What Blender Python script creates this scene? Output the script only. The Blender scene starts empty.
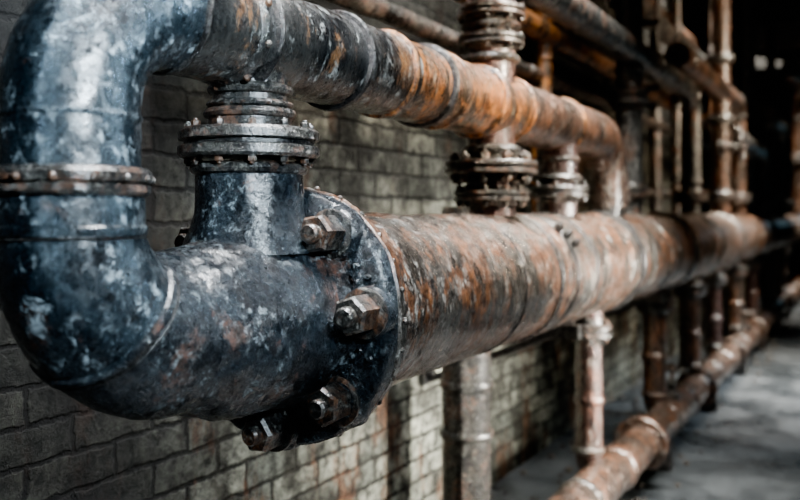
import bpy, math, random
from mathutils import Vector, Matrix, noise
random.seed(7)
S = bpy.context.scene
F=850.0; TH=math.atan(470/F); SN=math.sin(TH); CS=math.cos(TH)
def Yat(px, X):
    t=(px-400)/F
    d=-X/(SN-CS*t)
    return d*(t*SN+CS)

# ------------------------------------------------------------------ materials
def ramp(nt, inp, stops, interp='LINEAR'):
    n=nt.nodes.new('ShaderNodeValToRGB'); cr=n.color_ramp; cr.interpolation=interp
    while len(cr.elements)<len(stops): cr.elements.new(0.5)
    for e,(p,c) in zip(cr.elements,stops):
        e.position=p; e.color=(c[0],c[1],c[2],1) if isinstance(c,(tuple,list)) else (c,c,c,1)
    nt.links.new(inp,n.inputs[0]); return n.outputs[0]
def noi(nt, vec, scale, detail=8, rough=.6, dist=0.0):
    n=nt.nodes.new('ShaderNodeTexNoise'); n.inputs['Scale'].default_value=scale
    n.inputs['Detail'].default_value=detail; n.inputs['Roughness'].default_value=rough
    n.inputs['Distortion'].default_value=dist
    nt.links.new(vec,n.inputs['Vector']); return n.outputs['Fac']
def mix(nt, f, a, b, mode='MIX'):
    n=nt.nodes.new('ShaderNodeMix'); n.data_type='RGBA'; n.blend_type=mode
    for s,v in ((n.inputs[0],f),(n.inputs[6],a),(n.inputs[7],b)):
        if isinstance(v,(int,float)): s.default_value=v
        elif isinstance(v,tuple): s.default_value=(v[0],v[1],v[2],1)
        else: nt.links.new(v,s)
    return n.outputs[2]
def math_(nt,op,a,b=None):
    n=nt.nodes.new('ShaderNodeMath'); n.operation=op
    for i,v in enumerate((a,b)):
        if v is None: continue
        if isinstance(v,(int,float)): n.inputs[i].default_value=v
        else: nt.links.new(v,n.inputs[i])
    return n.outputs[0]
def mapping(nt, sc, off=(0,0,0)):
    g=nt.nodes.new('ShaderNodeNewGeometry'); m=nt.nodes.new('ShaderNodeMapping')
    m.inputs['Scale'].default_value=sc; m.inputs['Location'].default_value=off
    nt.links.new(g.outputs['Position'],m.inputs['Vector']); return m.outputs[0]

def metal(name, base, base2, rust, rust2, pale, rust_t=.52, pale_t=.6, sc=1.0, stretch=.5, rough=.35, metallic=.7, bump=.5, off=(0,0,0), dark_t=.44, coat=.85, fleck=.57):
    m=bpy.data.materials.new(name); m.use_nodes=True; nt=m.node_tree
    b=nt.nodes['Principled BSDF']
    v=mapping(nt,(1,1,stretch),off); v1=mapping(nt,(1,1,1),off)
    nb=noi(nt,v,6*sc,8,.65); c=ramp(nt,nb,[(.40,base),(.58,base2)])
    nr=noi(nt,v,4.5*sc,12,.76,.3); rm=ramp(nt,nr,[(rust_t-.015,0.0),(rust_t+.03,1.0)])
    nrc=noi(nt,v,28*sc,10,.72)
    rc=ramp(nt,nrc,[(.37,(rust2[0]*.15,rust2[1]*.15,rust2[2]*.2)),(.46,rust2),(.57,rust),(.68,(rust[0]*1.5,rust[1]*1.5,rust[2]*1.5))])
    c=mix(nt,rm,c,rc)
    npn=noi(nt,v,9*sc,14,.80,.6); pm=ramp(nt,npn,[(pale_t-.01,0.0),(pale_t+.02,.85)])
    nf=noi(nt,v,34*sc,8,.8,.4); fm=ramp(nt,nf,[(fleck-.01,0.0),(fleck+.025,.9)])
    gate=ramp(nt,noi(nt,v1,5*sc,4,.6),[(.44,0.0),(.56,1.0)])
    pale_m=math_(nt,'MAXIMUM',pm,math_(nt,'MULTIPLY',fm,gate))
    c=mix(nt,pale_m,c,pale)
    nd=noi(nt,v1,15*sc,14,.80); dm=ramp(nt,nd,[(dark_t-.04,1.0),(dark_t+.012,0.0)])
    c=mix(nt,math_(nt,'MULTIPLY',dm,.94),c,(.005,.005,.006))
    vo=nt.nodes.new('ShaderNodeTexVoronoi'); vo.inputs['Scale'].default_value=60*sc; nt.links.new(v1,vo.inputs['Vector'])
    pit=ramp(nt,vo.outputs['Distance'],[(.12,1.0),(.30,0.0)])
    pit=math_(nt,'MULTIPLY',pit,ramp(nt,noi(nt,v1,8*sc,4,.6),[(.45,0.0),(.55,1.0)]))
    c=mix(nt,math_(nt,'MULTIPLY',pit,.9),c,(.008,.006,.006))
    ns=noi(nt,v1,110*sc,4,.7); sp=ramp(nt,ns,[(.32,.3),(.5,1.0),(.68,1.7)])
    c=mix(nt,1.0,c,sp,'MULTIPLY')
    nt.links.new(c,b.inputs['Base Color'])
    rr=math_(nt,'ADD',math_(nt,'MULTIPLY',rm,.12),math_(nt,'MULTIPLY',nrc,.5))
    rr=math_(nt,'ADD',rr,rough-.30); rr=math_(nt,'ADD',rr,math_(nt,'MULTIPLY',dm,.2))
    nt.links.new(rr,b.inputs['Roughness'])
    mm=math_(nt,'SUBTRACT',1.0,math_(nt,'MAXIMUM',math_(nt,'MULTIPLY',rm,.5),pale_m)); mm=math_(nt,'MULTIPLY',mm,metallic)
    nt.links.new(mm,b.inputs['Metallic'])
    nt.links.new(math_(nt,'MULTIPLY',math_(nt,'SUBTRACT',1.0,math_(nt,'MAXIMUM',dm,pit)),coat),b.inputs['Coat Weight'])
    nt.links.new(ramp(nt,nf,[(.4,.17),(.6,.40)]),b.inputs['Coat Roughness']); b.inputs['Coat IOR'].default_value=1.65
    h=math_(nt,'ADD',math_(nt,'MULTIPLY',nd,1.5),math_(nt,'MULTIPLY',ns,.22))
    h=math_(nt,'ADD',h,math_(nt,'MULTIPLY',pale_m,.12)); h=math_(nt,'ADD',h,math_(nt,'MULTIPLY',rm,-.12))
    h=math_(nt,'ADD',h,math_(nt,'MULTIPLY',nrc,.5)); h=math_(nt,'ADD',h,math_(nt,'MULTIPLY',pit,-.35))
    bp=nt.nodes.new('ShaderNodeBump'); bp.inputs['Strength'].default_value=bump; bp.inputs['Distance'].default_value=.011
    nt.links.new(h,bp.inputs['Height']); nt.links.new(bp.outputs[0],b.inputs['Normal'])
    b2=nt.nodes.new('ShaderNodeBump'); b2.inputs['Strength'].default_value=bump*.6; b2.inputs['Distance'].default_value=.007
    nt.links.new(noi(nt,v1,18*sc,6,.65),b2.inputs['Height']); nt.links.new(b2.outputs[0],b.inputs['Coat Normal'])
    return m

M_BLUE=metal('blue_steel',(.010,.018,.025),(.036,.053,.066),(.085,.036,.022),(.035,.019,.013),(.30,.37,.41),.58,.598,1.5,.8,.28,.75,.48,fleck=.566)
M_BODY=metal('dark_cast_iron',(.006,.009,.013),(.020,.030,.039),(.10,.04,.024),(.03,.017,.012),(.27,.33,.355),.575,.605,1.9,.9,.30,.65,.7,(3,1,2),.455,coat=.7,fleck=.566)
M_MAIN=metal('rusted_steel',(.055,.046,.038),(.18,.165,.145),(.21,.085,.033),(.085,.038,.02),(.43,.43,.40),.485,.583,1.6,.40,.28,.75,.45,(1,0,5),.445,fleck=.563)
M_UP=metal('weathered_steel',(.022,.024,.026),(.085,.084,.079),(.22,.105,.038),(.065,.035,.021),(.33,.35,.34),.55,.59,1.5,.45,.26,.8,.42,(0,4,0),.425)
M_ORANGE=metal('orange_rust',(.055,.038,.027),(.11,.072,.046),(.44,.16,.028),(.16,.057,.019),(.36,.30,.22),.47,.61,1.8,.3,.28,.7,.42,(6,4,0),.43)
M_RUST=metal('brown_rust',(.05,.032,.024),(.09,.060,.045),(.17,.070,.031),(.065,.03,.017),(.29,.25,.21),.50,.595,1.6,.35,.3,.6,.42,(2,4,7))
M_GREY=metal('grey_painted_pipe',(.036,.040,.041),(.105,.106,.103),(.13,.06,.032),(.048,.028,.019),(.28,.28,.26),.545,.59,1.5,.4,.28,.6,.42,(9,4,3))
M_FL=metal('grimy_flange',(.017,.018,.019),(.052,.049,.043),(.13,.058,.03),(.042,.025,.017),(.25,.24,.21),.52,.60,2.4,1,.30,.6,.7,(5,5,5),.445)
M_BOLT=metal('worn_bolt_steel',(.026,.025,.024),(.070,.064,.056),(.13,.060,.030),(.05,.029,.019),(.25,.24,.21),.51,.61,2.0,1,.32,.7,.45,(5,2,5),.43,coat=.6)
M_RED=metal('red_oxide',(.075,.034,.028),(.055,.031,.026),(.15,.062,.038),(.055,.027,.02),(.29,.25,.22),.53,.595,1.6,.35,.27,.55,.4,(2,9,7))
M_SEAM=metal('black_seam',(.006,.006,.007),(.015,.014,.013),(.05,.023,.014),(.018,.011,.008),(.11,.095,.08),.56,.66,3,1,.36,.5,.9)

def brick_mat(name, swap, c1, c2, mortar, stain, bw=.24, bh=.085, darken=True):
    m=bpy.data.materials.new(name); m.use_nodes=True; nt=m.node_tree; b=nt.nodes['Principled BSDF']
    g=nt.nodes.new('ShaderNodeNewGeometry'); s=nt.nodes.new('ShaderNodeSeparateXYZ'); cmb=nt.nodes.new('ShaderNodeCombineXYZ')
    nt.links.new(g.outputs['Position'],s.inputs[0])
    nt.links.new(s.outputs[1 if swap else 0],cmb.inputs[0]); nt.links.new(s.outputs[2],cmb.inputs[1])
    w=nt.nodes.new('ShaderNodeTexNoise'); w.inputs['Scale'].default_value=18; w.inputs['Detail'].default_value=8; w.inputs['Roughness'].default_value=.7; nt.links.new(g.outputs['Position'],w.inputs['Vector'])
    vm=nt.nodes.new('ShaderNodeVectorMath'); vm.operation='SCALE'; vm.inputs['Scale'].default_value=.04; nt.links.new(w.outputs['Color'],vm.inputs[0])
    va=nt.nodes.new('ShaderNodeVectorMath'); va.operation='ADD'; nt.links.new(cmb.outputs[0],va.inputs[0]); nt.links.new(vm.outputs[0],va.inputs[1])
    br=nt.nodes.new('ShaderNodeTexBrick'); nt.links.new(va.outputs[0],br.inputs['Vector'])
    br.inputs['Scale'].default_value=1; br.inputs['Brick Width'].default_value=bw; br.inputs['Row Height'].default_value=bh
    br.inputs['Mortar Size'].default_value=.009; br.inputs['Mortar Smooth'].default_value=.6
    br.inputs['Color1'].default_value=(*c1,1); br.inputs['Color2'].default_value=(*c2,1); br.inputs['Mortar'].default_value=(*mortar,1)
    v=mapping(nt,(1,1,1))
    n1=noi(nt,v,3.2,12,.74,.4); st=ramp(nt,n1,[(.45,0.0),(.56,1.0)])
    n2=noi(nt,v,22,12,.8)
    c=mix(nt,math_(nt,'MULTIPLY',st,.88),br.outputs['Color'],stain)
    n3=noi(nt,mapping(nt,(1,1.4,.5),(4,4,4)),4,10,.75); c=mix(nt,ramp(nt,n3,[(.54,0.0),(.61,.75)]),c,(.14,.06,.028))
    c=mix(nt,1.0,c,ramp(nt,n2,[(.40,.12),(.60,1.35)]),'MULTIPLY')
    if darken:
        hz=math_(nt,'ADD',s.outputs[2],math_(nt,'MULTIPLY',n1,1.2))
        c=mix(nt,1.0,c,ramp(nt,math_(nt,'MULTIPLY',math_(nt,'ADD',hz,1.0),.33),[(.36,1.0),(.52,.5),(.80,.12)]),'MULTIPLY')  # brick colour gets darker towards the top, with a noisy edge
        # shade over the near bay, painted into the brick colour
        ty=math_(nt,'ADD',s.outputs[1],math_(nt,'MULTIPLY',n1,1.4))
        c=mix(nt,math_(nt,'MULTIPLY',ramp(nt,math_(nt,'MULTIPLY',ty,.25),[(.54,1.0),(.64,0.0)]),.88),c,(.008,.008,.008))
    nt.links.new(c,b.inputs['Base Color']); b.inputs['Roughness'].default_value=.85; b.inputs['Specular IOR Level'].default_value=.25
    h=math_(nt,'ADD',math_(nt,'MULTIPLY',br.outputs['Fac'],-.9),math_(nt,'MULTIPLY',n2,1.6))
    bp=nt.nodes.new('ShaderNodeBump'); bp.inputs['Strength'].default_value=.9; bp.inputs['Distance'].default_value=.016
    nt.links.new(h,bp.inputs['Height']); nt.links.new(bp.outputs[0],b.inputs['Normal'])
    return m
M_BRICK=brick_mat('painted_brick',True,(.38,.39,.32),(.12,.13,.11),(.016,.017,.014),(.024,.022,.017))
M_BRICK2=brick_mat('dark_brick',False,(.05,.045,.04),(.035,.03,.03),(.02,.02,.02),(.02,.02,.02),darken=False)
def rough_mat(name,c1,c2,sc,rough=.8,bump=.4):
    m=bpy.data.materials.new(name); m.use_nodes=True; nt=m.node_tree; b=nt.nodes['Principled BSDF']
    v=mapping(nt,(1,1,1)); n=noi(nt,v,sc,12,.65); n2=noi(nt,v,sc*14,6,.7)
    c=ramp(nt,n,[(.38,c1),(.62,c2)]); c=mix(nt,1.0,c,ramp(nt,n2,[(.3,.5),(.7,1.3)]),'MULTIPLY')
    nt.links.new(c,b.inputs['Base Color'])
    nt.links.new(ramp(nt,n,[(.4,rough-.4),(.6,rough)]),b.inputs['Roughness'])
    bp=nt.nodes.new('ShaderNodeBump'); bp.inputs['Strength'].default_value=bump; bp.inputs['Distance'].default_value=.01
    nt.links.new(math_(nt,'ADD',n,n2),bp.inputs['Height']); nt.links.new(bp.outputs[0],b.inputs['Normal'])
    return m
M_FLOOR=rough_mat('concrete_floor',(.022,.026,.029),(.062,.072,.08),2.6,.65,.3)
M_DEBRIS=rough_mat('rubble',(.03,.026,.022),(.08,.07,.06),8,.9)
M_CEIL=rough_mat('sooty_ceiling',(.008,.008,.008),(.016,.015,.014),2,.9)
M_GLASS=bpy.data.materials.new('daylit_pane'); M_GLASS.use_nodes=True
_b=M_GLASS.node_tree.nodes['Principled BSDF']; _b.inputs['Emission Color'].default_value=(.5,.8,1,1); _b.inputs['Emission Strength'].default_value=1.2
M_WARM=bpy.data.materials.new('lamp_glow'); M_WARM.use_nodes=True
_b=M_WARM.node_tree.nodes['Principled BSDF']; _b.inputs['Emission Color'].default_value=(1,.85,.6,1); _b.inputs['Emission Strength'].default_value=12

# ------------------------------------------------------------------ mesh builder
def frame(d):
    d=d.normalized(); up=Vector((0,0,1)) if abs(d.z)<.9 else Vector((1,0,0))
    u=up.cross(d).normalized(); w=d.cross(u).normalized(); return u,w
class B:
    def __init__(s,name): s.name=name; s.v=[]; s.f=[]; s.m=[]; s.mats=[]
    def mi(s,mat):
        if mat not in s.mats: s.mats.append(mat)
        return s.mats.index(mat)
    def rings(s,rs,mat,cap=True,amp=0.0):
        i0=len(s.v); n=len(rs[0][1]); k=s.mi(mat)
        for c,r in rs:
            for p in r:
                if amp:
                    q=(p-c); L=q.length
                    if L>1e-6: p=p+q/L*amp*(noise.noise(p*9)+.5*noise.noise(p*27)+.35*noise.noise(p*70))
                s.v.append(p)
        for i in range(len(rs)-1):
            for j in range(n):
                a=i0+i*n+j; b=i0+i*n+(j+1)%n
                s.f.append((a,b,b+n,a+n)); s.m.append(k)
        if cap:
            s.f.append(tuple(i0+j for j in reversed(range(n)))); s.m.append(k)
            e=i0+(len(rs)-1)*n; s.f.append(tuple(e+j for j in range(n))); s.m.append(k)
    def lathe(s,o,d,prof,mat,seg=32,amp=0.0,step=None,rot=0.0):
        o=Vector(o); d=Vector(d).normalized(); u,w=frame(d); pts=[]
        for i,(a,r) in enumerate(prof):
            if step and i:
                a0,r0=prof[i-1]; k=max(1,int(abs(a-a0)/step))
                for t in range(1,k): pts.append((a0+(a-a0)*t/k,r0+(r-r0)*t/k))
            pts.append((a,r))
        rs=[]
        for a,r in pts:
            c=o+d*a
            rs.append((c,[c+(u*math.cos(2*math.pi*j/seg+rot)+w*math.sin(2*math.pi*j/seg+rot))*max(r,1e-4) for j in range(seg)]))
        s.rings(rs,mat,True,amp)
    def tube(s,path,rad,mat,seg=24,amp=0.0):
        n=len(path); rs=[]
        t0=(path[1]-path[0]).normalized(); u,w=frame(t0)
        for i,p in enumerate(path):
            t=(path[min(i+1,n-1)]-path[max(i-1,0)]).normalized()
            u=(u-t*u.dot(t)).normalized(); w=t.cross(u).normalized()
            r=rad[i] if isinstance(rad,list) else rad
            rs.append((p,[p+(u*math.cos(2*math.pi*j/seg)+w*math.sin(2*math.pi*j/seg))*r for j in range(seg)]))
        s.rings(rs,mat,True,amp)
    def box(s,c,sz,mat,rot=0):
        c=Vector(c); i0=len(s.v); k=s.mi(mat)
        for x in(-.5,.5):
            for y in(-.5,.5):
                for z in(-.5,.5): s.v.append(c+Matrix.Rotation(rot,3,'Z')@Vector((x*sz[0],y*sz[1],z*sz[2])))
        for f in((0,1,3,2),(4,6,7,5),(0,4,5,1),(2,3,7,6),(0,2,6,4),(1,5,7,3)):
            s.f.append(tuple(i0+a for a in f)); s.m.append(k)
    def weld(s,o,d,r,mat,h=.008,wd=.012,seg=48,amp=.0025):
        s.lathe(o,d,[(-wd,r-.002),(-wd*.6,r+h*.7),(0,r+h),(wd*.6,r+h*.7),(wd,r-.002)],mat,seg,amp)
    def nut(s,o,d,r,L,mat,stud=True,rot=None):
        rot=random.random() if rot is None else rot
        s.lathe(o,d,[(-.002,r*1.28),(r*.12,r*1.28),(r*.16,r*1.2)],mat,24)
        s.lathe(o,d,[(0,r*.96),(r*.16,r),(L-r*.18,r),(L,r*.86),(L,.0)],mat,6,rot=rot)
        if stud: s.lathe(o,d,[(0,r*.5),(L+r*.35,r*.5),(L+r*.5,r*.4),(L+r*.5,0)],mat,14)
    def flange(s,o,d,rp,rf,th,mat,nb=8,br=None,seg=48,hub=True,amp=.0015):
        o=Vector(o); d=Vector(d).normalized(); g=th*.08; c=th*.12
        for sg in(-1,1):
            pr=[(g,0),(g,rf-c),(g+c*.6,rf),(g+th/2-c,rf),(g+th/2,rf-c),(g+th/2,rp*1.12)]
            if hub: pr+=[(g+th*.8,rp*1.06),(g+th*1.1,rp*.99)]
            s.lathe(o,d*sg,pr,mat,seg,amp)
        s.lathe(o,d,[(-g*1.5,rf*.93),(g*1.5,rf*.93)],M_SEAM,seg)
        br=br or (rf-rp)*.24; u,w=frame(d)
        for i in range(nb):
            a=2*math.pi*(i+.35)/nb; q=(u*math.cos(a)+w*math.sin(a))*(rp*1.08+(rf-rp*1.08)*.5)
            for sg in(-1,1): s.nut(o+q+d*sg*(g+th/2),d*sg,br,br*1.3,M_BOLT)
    def finish(s,angle=32):
        lo=Vector((min(p[i] for p in s.v) for i in range(3))); hi=Vector((max(p[i] for p in s.v) for i in range(3)))
        c=(lo+hi)/2; me=bpy.data.meshes.new(s.name)
        me.from_pydata([p-c for p in s.v],[],s.f)
        for m in s.mats: me.materials.append(m)
        me.polygons.foreach_set('material_index',s.m); me.polygons.foreach_set('use_smooth',[True]*len(s.f))
        me.update(); me.set_sharp_from_angle(angle=math.radians(angle))
        ob=bpy.data.objects.new(s.name,me); ob.location=c; S.collection.objects.link(ob); return ob
def fillet(pts,r,n=12,step=None):
    pts=[Vector(p) for p in pts]; out=[pts[0]]
    for i in range(1,len(pts)-1):
        a=(pts[i-1]-pts[i]).normalized(); b=(pts[i+1]-pts[i]).normalized()
        ang=a.angle(b); L=r/math.tan(ang/2); c=pts[i]+(a+b).normalized()*(r/math.sin(ang/2))
        s0=pts[i]+a*L-c; s1=pts[i]+b*L-c; tot=s0.angle(s1); ax=s0.cross(s1).normalized()
        for k in range(n+1): out.append(c+Matrix.Rotation(tot*k/n,3,ax)@s0)
    out.append(pts[-1])
    if step:
        o2=[out[0]]
        for p in out[1:]:
            q=o2[-1]; k=int((p-q).length/step)
            for t in range(1,k+1):
                if t/(k+1)<1: o2.append(q+(p-q)*t/(k+1))
            o2.append(p)
        out=o2
    return out

XM=-1.02; ZM=-.198; RM=.2; YF=1.358
XU=XM; ZU=.335; RU=.099; YV=.853
YD=Vector((0,1,0)); ZD=Vector((0,0,1))
FLOOR=-1.27; CEIL=2.3; XW=-1.55; YEND=20.0

# ------------------------------------------------------------------ foreground elbow + cast body
b=B('pipe_elbow')
bc=Vector((XM,YV+.178,-.02)); KS=13
def bend_pt(k):
    a=math.pi/2*k/24; return bc+Vector((0,-.178*math.cos(a),-.178*math.sin(a))), .1+.034*(k/24)**.8
p1=[Vector((XM,YV,.14-.16*i/12)) for i in range(12)]; r1=[.099]*12
for k in range(KS+1):
    p,r=bend_pt(k); p1.append(p); r1.append(r)
b.tube(p1,r1,M_BLUE,96,.003)
p2=[];r2=[]
for k in range(KS,25):
    p,r=bend_pt(k); p2.append(p); r2.append(r-.0005)
b.tube(p2,r2,M_BODY,96,.004)
ps,rs_=bend_pt(KS); tdir=(bend_pt(KS+1)[0]-bend_pt(KS-1)[0])
b.weld(ps,tdir,rs_,M_BODY,.006,.010,96,.003)
b.weld(ps+tdir.normalized()*.012,tdir,rs_,M_SEAM,.004,.004,96,.002)
y0=YV+.178
b.lathe((XM,y0-.004,ZM),YD,[(0,.133),(.03,.138),(.06,.147),(.12,.159),(.2,.168),(.25,.172),(.29,.178),(.31,.187),(.322,.197)],M_BODY,128,.009,.01)
b.lathe((XM,YF-.016,ZM),YD,[(0,.12),(0,.242),(.003,.250),(.010,.256),(.034,.259),(.044,.254),(.044,.1)],M_BODY,180,.005)
b.lathe((XM,YF-.022,ZM),YD,[(0,.184),(0,.198),(.01,.202)],M_BODY,120,.005)
for i in range(8):
    a=math.radians(5+44.5*i); q=Vector((math.cos(a),0,math.sin(a)))*.212
    o=Vector((XM,YF-.016,ZM))+q; ax=(-YD+q*.15).normalized()
    b.lathe(o+YD*.02,ax,[(0,.055),(.014,.054),(.028,.049),(.038,.044),(.042,.035)],M_BODY,36,.006,.006)
    b.nut(o-YD*.016+q*.01,ax,.037,.060,M_BOLT)
for i in range(60):
    a=random.uniform(0,6.28); rr=random.uniform(.19,.24); q=Vector((math.cos(a)*rr,0,math.sin(a)*rr))
    b.lathe(Vector((XM,YF-.016,ZM))+q,-YD,[(-.01,.006),(.003,.006),(.006,.003)],M_BODY,8,.002)
b.lathe((XM,YV,.028),ZD,[(-.002,.098),(0,.107),(.005,.112),(.014,.112),(.017,.106),(.02,.112),(.032,.114),(.039,.109),(.042,.098)],M_FL,120,.007)
b.lathe((XM,YV,-.022),ZD,[(-.008,.098),(-.007,.107),(.004,.108),(.008,.104),(.045,.104),(.05,.1)],M_BLUE,110,.002,.01)
b.weld((XM,YV,-.032),ZD,.102,M_SEAM,.004,.004,96,.002)
for i in range(14):
    a=2*math.pi*i/14; q=Vector((math.cos(a),math.sin(a),0)); b.lathe(Vector((XM,YV,.052))+q*.11,q,[(0,.006),(.006,.006),(.009,.003)],M_BOLT,8)
b.finish()

# ------------------------------------------------------------------ upper pipe
b=B('overhead_pipe')
yE=Yat(604,XU)
pts=fillet([(XM,YV,.13),(XM,YV,ZU),(XM,yE,ZU),(XM,yE,.03)],.185,24,.03)
bend=[p for p in pts if p.y<=YV+.19]; rest=[p for p in pts if p.y>=YV+.18]
b.tube(bend,.099,M_BLUE,96,.004)
ya=Yat(385,XU); yb=Yat(500,XU)
r1=[p for p in rest if p.y<=ya+.04]; r2=[p for p in rest if p.y>=ya]
r2a=[p for p in r2 if p.y<=yb+.04]; r2b=[p for p in r2 if p.y>=yb]
b.tube(r1,RU,M_UP,80,.003); b.tube(r2a,RU-.0005,M_ORANGE,64,.003); b.tube(r2b,RU,M_RUST,64,.003)
b.weld((XM,YV+.187,ZU),YD,.098,M_SEAM,.006,.009,96,.0025)
b.weld((XM,YV,.142),ZD,.098,M_BLUE,.004,.006,96,.0025)
def px_up(p): return Yat(p,XU+RU*.5)
for p,h,w in((258,.012,.012),(352,.011,.01),(398,.008,.012),(438,.013,.014),(452,.008,.01),(490,.012,.016),(520,.008,.01),(572,.008,.012)):
    b.weld((XM,px_up(p),ZU),YD,RU,M_SEAM if p in(258,352,438) else M_ORANGE,h,w,64)
b.weld((XM,px_up(246),ZU),YD,RU,M_UP,.006,.02,64)
for i in range(9):
    a=math.radians(i*40+20); q=Vector((math.cos(a),0,math.sin(a)))
    b.lathe(Vector((XM,px_up(246),ZU))+q*(RU+.004),q,[(0,.008),(.006,.007),(.009,.003)],M_BOLT,8)
b.finish()

# ------------------------------------------------------------------ main pipe
b=B('steam_pipe')
b.lathe((XM,YF+.030,ZM),YD,[(0,.1),(0,.250),(.006,.256),(.024,.256),(.032,.250),(.034,.208),(.045,.2015),(.4,.2),(2,.2),(3.2,.2),(3.2,0)],M_MAIN,160,.0045,.02)
b.lathe((XM,4.5,ZM),YD,[(0,.2),(YEND-4.5,.2)],M_MAIN,64,.002,.2)
for i in range(28):
    a=2*math.pi*i/28; q=Vector((math.cos(a),0,math.sin(a)))
    b.lathe(Vector((XM,YF+.043,ZM))+q*.254,q,[(0,.006),(.004,.006),(.007,.003)],M_BOLT,8)
for i in range(8):
    a=math.radians(5+44.5*i); q=Vector((math.cos(a),0,math.sin(a)))*.230
    b.nut(Vector((XM,YF+.062,ZM))+q,YD,.017,.02,M_BOLT)
def px_m(p): return Yat(p,XM+RM*.9)
for p,h,w,m in((520,.004,.006,M_SEAM),(556,.009,.012,M_FL),(566,.005,.03,M_MAIN),(592,.008,.012,M_FL),(630,.008,.05,M_MAIN),(638,.018,.022,M_SEAM),(668,.010,.03,M_MAIN),(692,.018,.03,M_FL),(697,.012,.05,M_MAIN),(718,.014,.05,M_FL),(741,.022,.06,M_FL),(760,.018,.06,M_MAIN),(775,.02,.09,M_FL)):
    b.weld((XM,px_m(p),ZM),YD,RM,m,h,w,96)
yc=px_m(570)
for k in range(3):
    a=math.radians(48-9*k); q=Vector((math.cos(a),0,math.sin(a)))
    b.nut(Vector((XM,yc+.02*k,ZM))+q*RM,q,.013,.026,M_SEAM)
    b.weld((XM,yc+.02*k,ZM),YD,RM,M_SEAM,.004,.005,96)
b.finish()

# ------------------------------------------------------------------ risers
def riser(name,X,Y,r,z0,z1,mat,flanges=(),welds=(),fm=None,hi=False):
    b=B(name); fm=fm or mat
    b.lathe((X,Y,z0),ZD,[(0,r),(z1-z0,r)],mat,48 if hi else 28,.002,.04)
    for (z,rf,th,nb) in flanges: b.flange((X,Y,z),ZD,r,rf,th,fm,nb,seg=56 if hi else 32)
    for (z,h,w) in welds: b.weld((X,Y,z),ZD,r,fm,h,w,40)
    return b
YB=1.262
b=B('flanged_branch_pipe')
b.lathe((XM,YB,-.07),ZD,[(0,.128),(.04,.114),(.07,.103),(.16,.1),(.165,.07)],M_BODY,80,.004,.012)
b.lathe((XM,YB,.155),ZD,[(0,.078),(.03,.078),(.034,.07),(.13,.068)],M_FL,64,.003,.02)
b.weld((XM,YB,.085),ZD,.1,M_FL,.01,.012,64,.003)
b.flange((XM,YB,.132),ZD,.088,.13,.046,M_FL,12,.0085,72,False,.0045)
b.weld((XM,YB,.188),ZD,.075,M_FL,.012,.012,56)
b.weld((XM,YB,.205),ZD,.068,M_FL,.014,.008,56)
b.weld((XM,YB,.232),ZD,.068,M_FL,.012,.012,56)
b.finish()
def dpx(px,X):
    t=(px-400)/F; return -X/(SN-CS*t)
def Zat(py,px,X): return (215-py)/F*dpx(px,X)
def mk(name,px,X,wpx,y0,y1,mat,fls=(),wls=(),fm=None,hi=False):
    k=dpx(px,X)/F
    return riser(name,X,Yat(px,X),wpx*k,Zat(y0,px,X),Zat(y1,px,X),mat,[(Zat(y,px,X),w*k,th*k,nb) for y,w,th,nb in fls],[(Zat(y,px,X),h*k,w*k) for y,h,w in wls],fm,hi).finish()
mk('riser_pipe',491,XM,24,216,-60,M_RED,[(196,38,9,10),(168,46,11,10),(42,33,9,8),(14,34,9,8)],[(150,6,5),(60,5,5),(180,9,3),(28,6,5)],M_FL,True)
mk('riser_pipe',557,XM,20,216,118,M_RED,[(192,31,10,8)],[(178,6,4),(160,2,3)],M_FL,True)
mk('riser_pipe',606,XM,17,216,178,M_GREY,[(196,24,9,8)],[],M_FL)
mk('riser_pipe',629,XM-.02,13,214,-60,M_GREY,[(192,18,8,8),(98,20,12,8)],[(108,3,3),(70,2,3),(40,2,3)],M_FL)
mk('riser_pipe',542,XM-.35,10.5,250,-40,M_ORANGE,[(120,15,6,6)],[(60,2,2)],M_ORANGE)
mk('riser_pipe',655,XM-.38,6,250,-40,M_FL,[(60,10,6,6)],[(130,2,2)],M_GREY)
mk('riser_pipe',676,XM-.25,5,220,-20,M_FL,[(60,8,5,6)],[(150,2,3)],M_FL)
mk('riser_pipe',720,XM,10,216,-20,M_RUST,[(196,15,6,6),(120,14,5,6),(60,14,5,6)],[],M_FL)
mk('riser_pipe',747,XM-.05,8,216,-20,M_GREY,[(195,12,5,6),(130,11,4,6)],[],M_FL)
mk('riser_pipe',771,XM,5,216,20,M_RUST,[(195,9,5,6),(120,9,4,6)],[],M_FL)

def run(name,pts,r,mat,bend=.12,flr=None,seg=24,welds=4,fm=None):
    b=B(name); P=fillet(pts,bend,12,.25); b.tube(P,r,mat,seg,.002)
    for i,p in enumerate(P[1:-1]):
        if i%welds==0:
            t=(P[i+2]-P[i]).normalized(); b.weld(p,t,r,fm or mat,r*.14,r*.4,seg)
    if flr:
        for (p,d,rf,th) in flr: b.flange(p,d,r,rf,th,fm or mat,6,seg=24)
    return b.finish()
y1=Yat(691,XM); run('drop_pipe',[(XM,2.2,.80),(XM,y1,.80),(XM,y1,.0)],.066,M_GREY,.16,[((XM,y1,.12),ZD,.11,.05)],28,9,M_FL)
run('conduit_pipe',[(-1.35,1.5,.86),(-1.35,YEND,.86)],.055,M_ORANGE,welds=9,fm=M_FL)
run('conduit_pipe',[(-1.42,1.5,1.02),(-1.42,YEND,1.02)],.04,M_GREY,welds=7)
run('conduit_pipe',[(-1.38,1.5,.66),(-1.38,YEND,.66)],.035,M_FL,welds=8)
run('conduit_pipe',[(-1.25,2.5,1.28),(-1.25,YEND,1.28)],.065,M_GREY,welds=7,fm=M_FL)
run('conduit_pipe',[(-1.4,3.0,1.5),(-1.4,YEND,1.5)],.07,M_RUST,welds=9)
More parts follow.
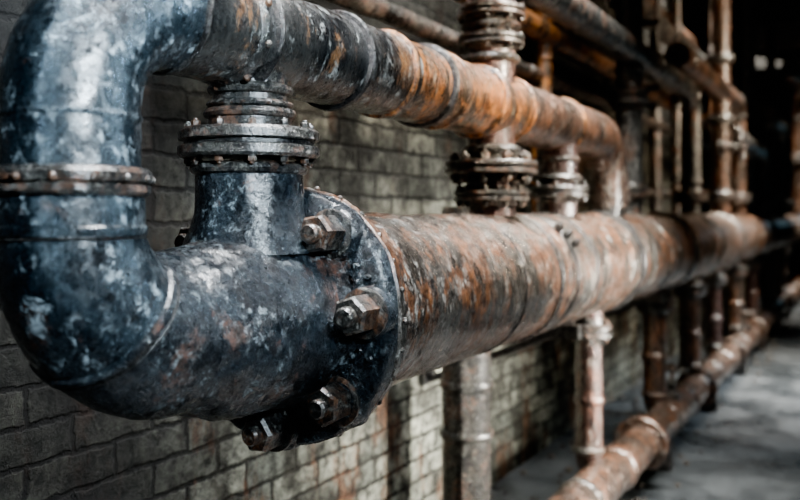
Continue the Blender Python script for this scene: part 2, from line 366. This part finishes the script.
run('conduit_pipe',[(-1.42,4.2,.16),(-1.42,17,.16)],.03,M_FL,welds=5)
y2=Yat(735,XM); run('drop_pipe',[(XM+.02,5.2,.95),(XM+.02,y2,.95),(XM+.02,y2,.0)],.075,M_RUST,.16,[((XM+.02,y2,.14),ZD,.12,.05)],24,9,M_FL)
y3=Yat(758,XM); run('drop_pipe',[(XM+.05,7,.62),(XM+.05,y3,.62),(XM+.05,y3,.0)],.09,M_GREY,.2,[((XM+.05,y3,.14),ZD,.14,.06)],24,9,M_FL)
y4=Yat(779,XM); run('drop_pipe',[(XM+.02,10,1.1),(XM+.02,y4,1.1),(XM+.02,y4,.0)],.12,M_GREY,.25,[((XM+.02,y4,.14),ZD,.18,.06)],24,9,M_FL)
y5=Yat(790,XM); run('drop_pipe',[(XM+.12,12,1.9),(XM+.12,y5,1.9),(XM+.12,y5,.0)],.12,M_RUST,.3,[((XM+.12,y5,.8),ZD,.18,.08)],24,9,M_FL)
# ------------------------------------------------------------------ floor pipe and drops below
XL=-.93; ZL=-1.06; RL=.085
b=B('floor_pipe')
b.tube([Vector((XL,1.2+.1*i,ZL)) for i in range(int((YEND-1.2)/.1))],RL,M_RUST,40,.006)
yy=2.55
while yy<YEND-1:
    b.flange((XL,yy,ZL),YD,RL,RL*1.45,.05,M_RUST,8,seg=32)
    b.weld((XL,yy+.5,ZL),YD,RL,M_FL,.008,.02,32); b.weld((XL,yy+1.0,ZL),YD,RL,M_RUST,.012,.03,32)
    b.box((XL,yy+.35,(FLOOR+ZL-RL)/2),(.14,.08,ZL-RL-FLOOR+.02),M_SEAM)
    yy+=1.45
b.finish()
def drop(px,r,mat,X=-1.0,dy=.22):
    Y=Yat(px,X); b=B('drain_pipe')
    P=fillet([(X,Y,ZM-.15),(X,Y,ZL),(XL,Y+dy,ZL)],.1,10,.1)
    b.tube(P,r,mat,28,.003)
    b.flange((X,Y,ZM-.27),ZD,r,r*1.7,r*.9,M_FL,6,seg=28)
    b.weld((X,Y,-.75),ZD,r,mat,r*.15,r*.4,28); b.weld((X,Y,-.95),ZD,r,M_FL,r*.2,r*.3,28); b.finish()
for px,r,m in((589,.055,M_RED),(655,.06,M_RUST),(690,.065,M_RUST),(713,.06,M_RED),(735,.065,M_RUST),(752,.065,M_RED),(768,.065,M_RUST),(782,.07,M_RUST)): drop(px,r,m)
b=B('stand_pipe'); Y=Yat(466,-1.3)
b.lathe((-1.3,Y,FLOOR),ZD,[(0,.14),(.03,.14),(.035,.09),(1.3,.09)],M_FL,48,.003,.05)
b.weld((-1.3,Y,-.62),ZD,.09,M_FL,.01,.02); b.weld((-1.3,Y,-.80),ZD,.09,M_FL,.012,.02); b.finish()
for Y in(3.0,4.4,6.2,8.4,11,14,17):
    b=B('pipe_bracket'); b.box(((XW+XM+.10)/2+.004,Y,ZM-RM-.025),(XM+.10-XW,.05,.05),M_SEAM); b.box((XW+.014,Y,ZM-RM-.12),(.024,.1,.3),M_SEAM)
    b.tube([Vector((XW+.03,Y,ZM-RM-.25)),Vector((XM+.0,Y,ZM-RM-.04))],.016,M_SEAM,10); b.finish()
b=B('pipe_hanger')
for Y in(5.4,9.8,14.5,18):
    for X in(-1.48,-1.16): b.tube([Vector((X,Y,.78)),Vector((X,Y,CEIL))],.012,M_SEAM,8)
    for z in(.79,1.2,1.41): b.box((-1.32,Y,z),(.36,.04,.03),M_SEAM)
b.finish()
def valve(X,Y,Z,d,r,mat):
    b=B('gate_valve'); d=Vector(d); o=Vector((X,Y,Z))
    b.lathe(o-d*.02,d,[(0,r*.6),(.05,r*.6),(.06,r*.3),(.12,r*.3),(.12,.012),(.2,.012),(.2,0)],mat,24)
    u,w=frame(d); c=o+d*.15
    ring=[c+(u*math.cos(a)+w*math.sin(a))*r for a in [2*math.pi*i/32 for i in range(33)]]
    b.tube(ring,.009,mat,10)
    for i in range(4):
        a=math.pi/2*i; b.tube([c,c+(u*math.cos(a)+w*math.sin(a))*r],.006,mat,8)
    b.finish()
valve(XM+.05,Yat(714,XM),.5,(1,0,0),.09,M_FL)
valve(XL,Yat(672,XL),ZL+RL,(0,0,1),.08,M_FL)
valve(XL,Yat(745,XL),ZL+RL,(0,0,1),.1,M_FL)

# ------------------------------------------------------------------ room shell
def shell(name,c,sz,mat):
    b=B(name); b.box(c,sz,mat); return b.finish()
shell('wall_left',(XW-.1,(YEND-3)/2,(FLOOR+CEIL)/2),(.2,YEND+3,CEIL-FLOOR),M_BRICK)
shell('wall_back',(2,YEND+.1,(FLOOR+CEIL)/2),(7.3,.2,CEIL-FLOOR),M_BRICK2)
shell('floor',(2,(YEND-3)/2,FLOOR-.05),(7.3,YEND+3.2,.1),M_FLOOR)
shell('ceiling',(2,(YEND-3)/2,CEIL+.05),(7.3,YEND+3.2,.1),M_CEIL)
b=B('ceiling_beam')
for Y in(4,7,10,13,16,19): b.box((2,Y,CEIL-.12),(7.1,.16,.24),M_CEIL)
b.finish()
b=B('window_1'); b.box((-.6,YEND-.02,.75),(.9,.04,1.1),M_GLASS)
for i in range(4): b.box((-1.05+.3*i,YEND-.05,.75),(.04,.05,1.14),M_SEAM)
for i in range(4): b.box((-.6,YEND-.05,.2+.366*i),(.94,.05,.04),M_SEAM)
b.finish()
b=B('rubble')
for i in range(420):
    y=random.uniform(1.5,14); x=random.uniform(XW+.05,-.75); r=random.uniform(.006,.025)
    b.lathe((x,y,FLOOR+r*.4),(random.uniform(-1,1),random.uniform(-1,1),1),[(-r*.6,r*.5),(0,r),(r*.6,r*.6)],M_DEBRIS,6)
b.finish()
b=B('pendant_lamp'); X=-.55;Y=16.6;Z=1.55
b.lathe((X,Y,Z),ZD,[(0,.14),(.01,.15),(.12,.05),(.2,.03)],M_SEAM,24); b.tube([Vector((X,Y,Z+.2)),Vector((X,Y,CEIL))],.01,M_SEAM,8)
b.lathe((X,Y,Z-.03),ZD,[(0,.04),(.03,.07),(.05,.04)],M_WARM,16); b.finish()

# ------------------------------------------------------------------ lights
def area(name,loc,tgt,sx,sy,e,col,spread=180):
    l=bpy.data.lights.new(name,'AREA'); l.shape='RECTANGLE'; l.size=sx; l.size_y=sy; l.energy=e; l.color=col; l.spread=math.radians(spread)
    o=bpy.data.objects.new(name,l); o.location=loc; o.rotation_euler=(Vector(tgt)-Vector(loc)).to_track_quat('-Z','Y').to_euler(); S.collection.objects.link(o)
area('overhead_strip_1',(-.6,1.35,2.1),(-.95,1.5,0),.22,1.0,92,(.94,.97,1),70)  # this and the next three: unseen strips added for highlights along the pipes
area('overhead_strip_2',(-.5,3.2,2.0),(-1.0,3.1,0),.2,2.2,240,(1,.95,.86),75)
area('overhead_strip_3',(-.5,7.3,2.0),(-1.0,7.3,0),.2,3.4,320,(1,.90,.76),75)
area('overhead_strip_4',(-.5,13,2.0),(-1.0,13,0),.25,3.4,260,(1,.92,.8),75)
area('side_spot',(1.0,.15,.8),(-1.02,.92,.32),.26,.38,20,(.72,.88,1),44)  # unseen cool key beside the camera, placed for the elbow highlights
area('side_spot_2',(1.9,3.6,.0),(-1.5,3.1,-.78),.4,.4,62,(1,.96,.86),36)  # spot added to light a patch of the lower wall
area('side_spot_3',(2.2,6.0,1.6),(-1.3,6.3,.8),.5,.8,36,(1,.80,.58),60)  # warm light added to bring out the background pipes
area('side_spot_4',(2.0,7.0,1.9),(-.2,6.6,-1.27),.8,1.2,70,(.78,.9,1),50)  # cool light added to brighten the floor on the right
area('side_spot_5',(1.5,2.4,1.2),(-1.0,2.35,.35),.3,.3,16,(1,.86,.68),30)  # added narrow warm spot aimed at the first riser
w=bpy.data.worlds.new('World'); S.world=w; w.use_nodes=True
w.node_tree.nodes['Background'].inputs[0].default_value=(.25,.5,.6,1); w.node_tree.nodes['Background'].inputs[1].default_value=.035

# ------------------------------------------------------------------ camera
cd=bpy.data.cameras.new('camera'); cam=bpy.data.objects.new('camera',cd); S.collection.objects.link(cam); S.camera=cam
cd.sensor_width=36; cd.lens=36*F/800; cd.shift_y=-35/800
cam.rotation_euler=(math.radians(90),0,TH)
cd.dof.use_dof=True; cd.dof.focus_distance=1.6; cd.dof.aperture_fstop=2.2
cd.clip_start=.02
try: S.view_settings.look='AgX - Punchy'
except Exception as e: print(e)
S.view_settings.exposure=.36
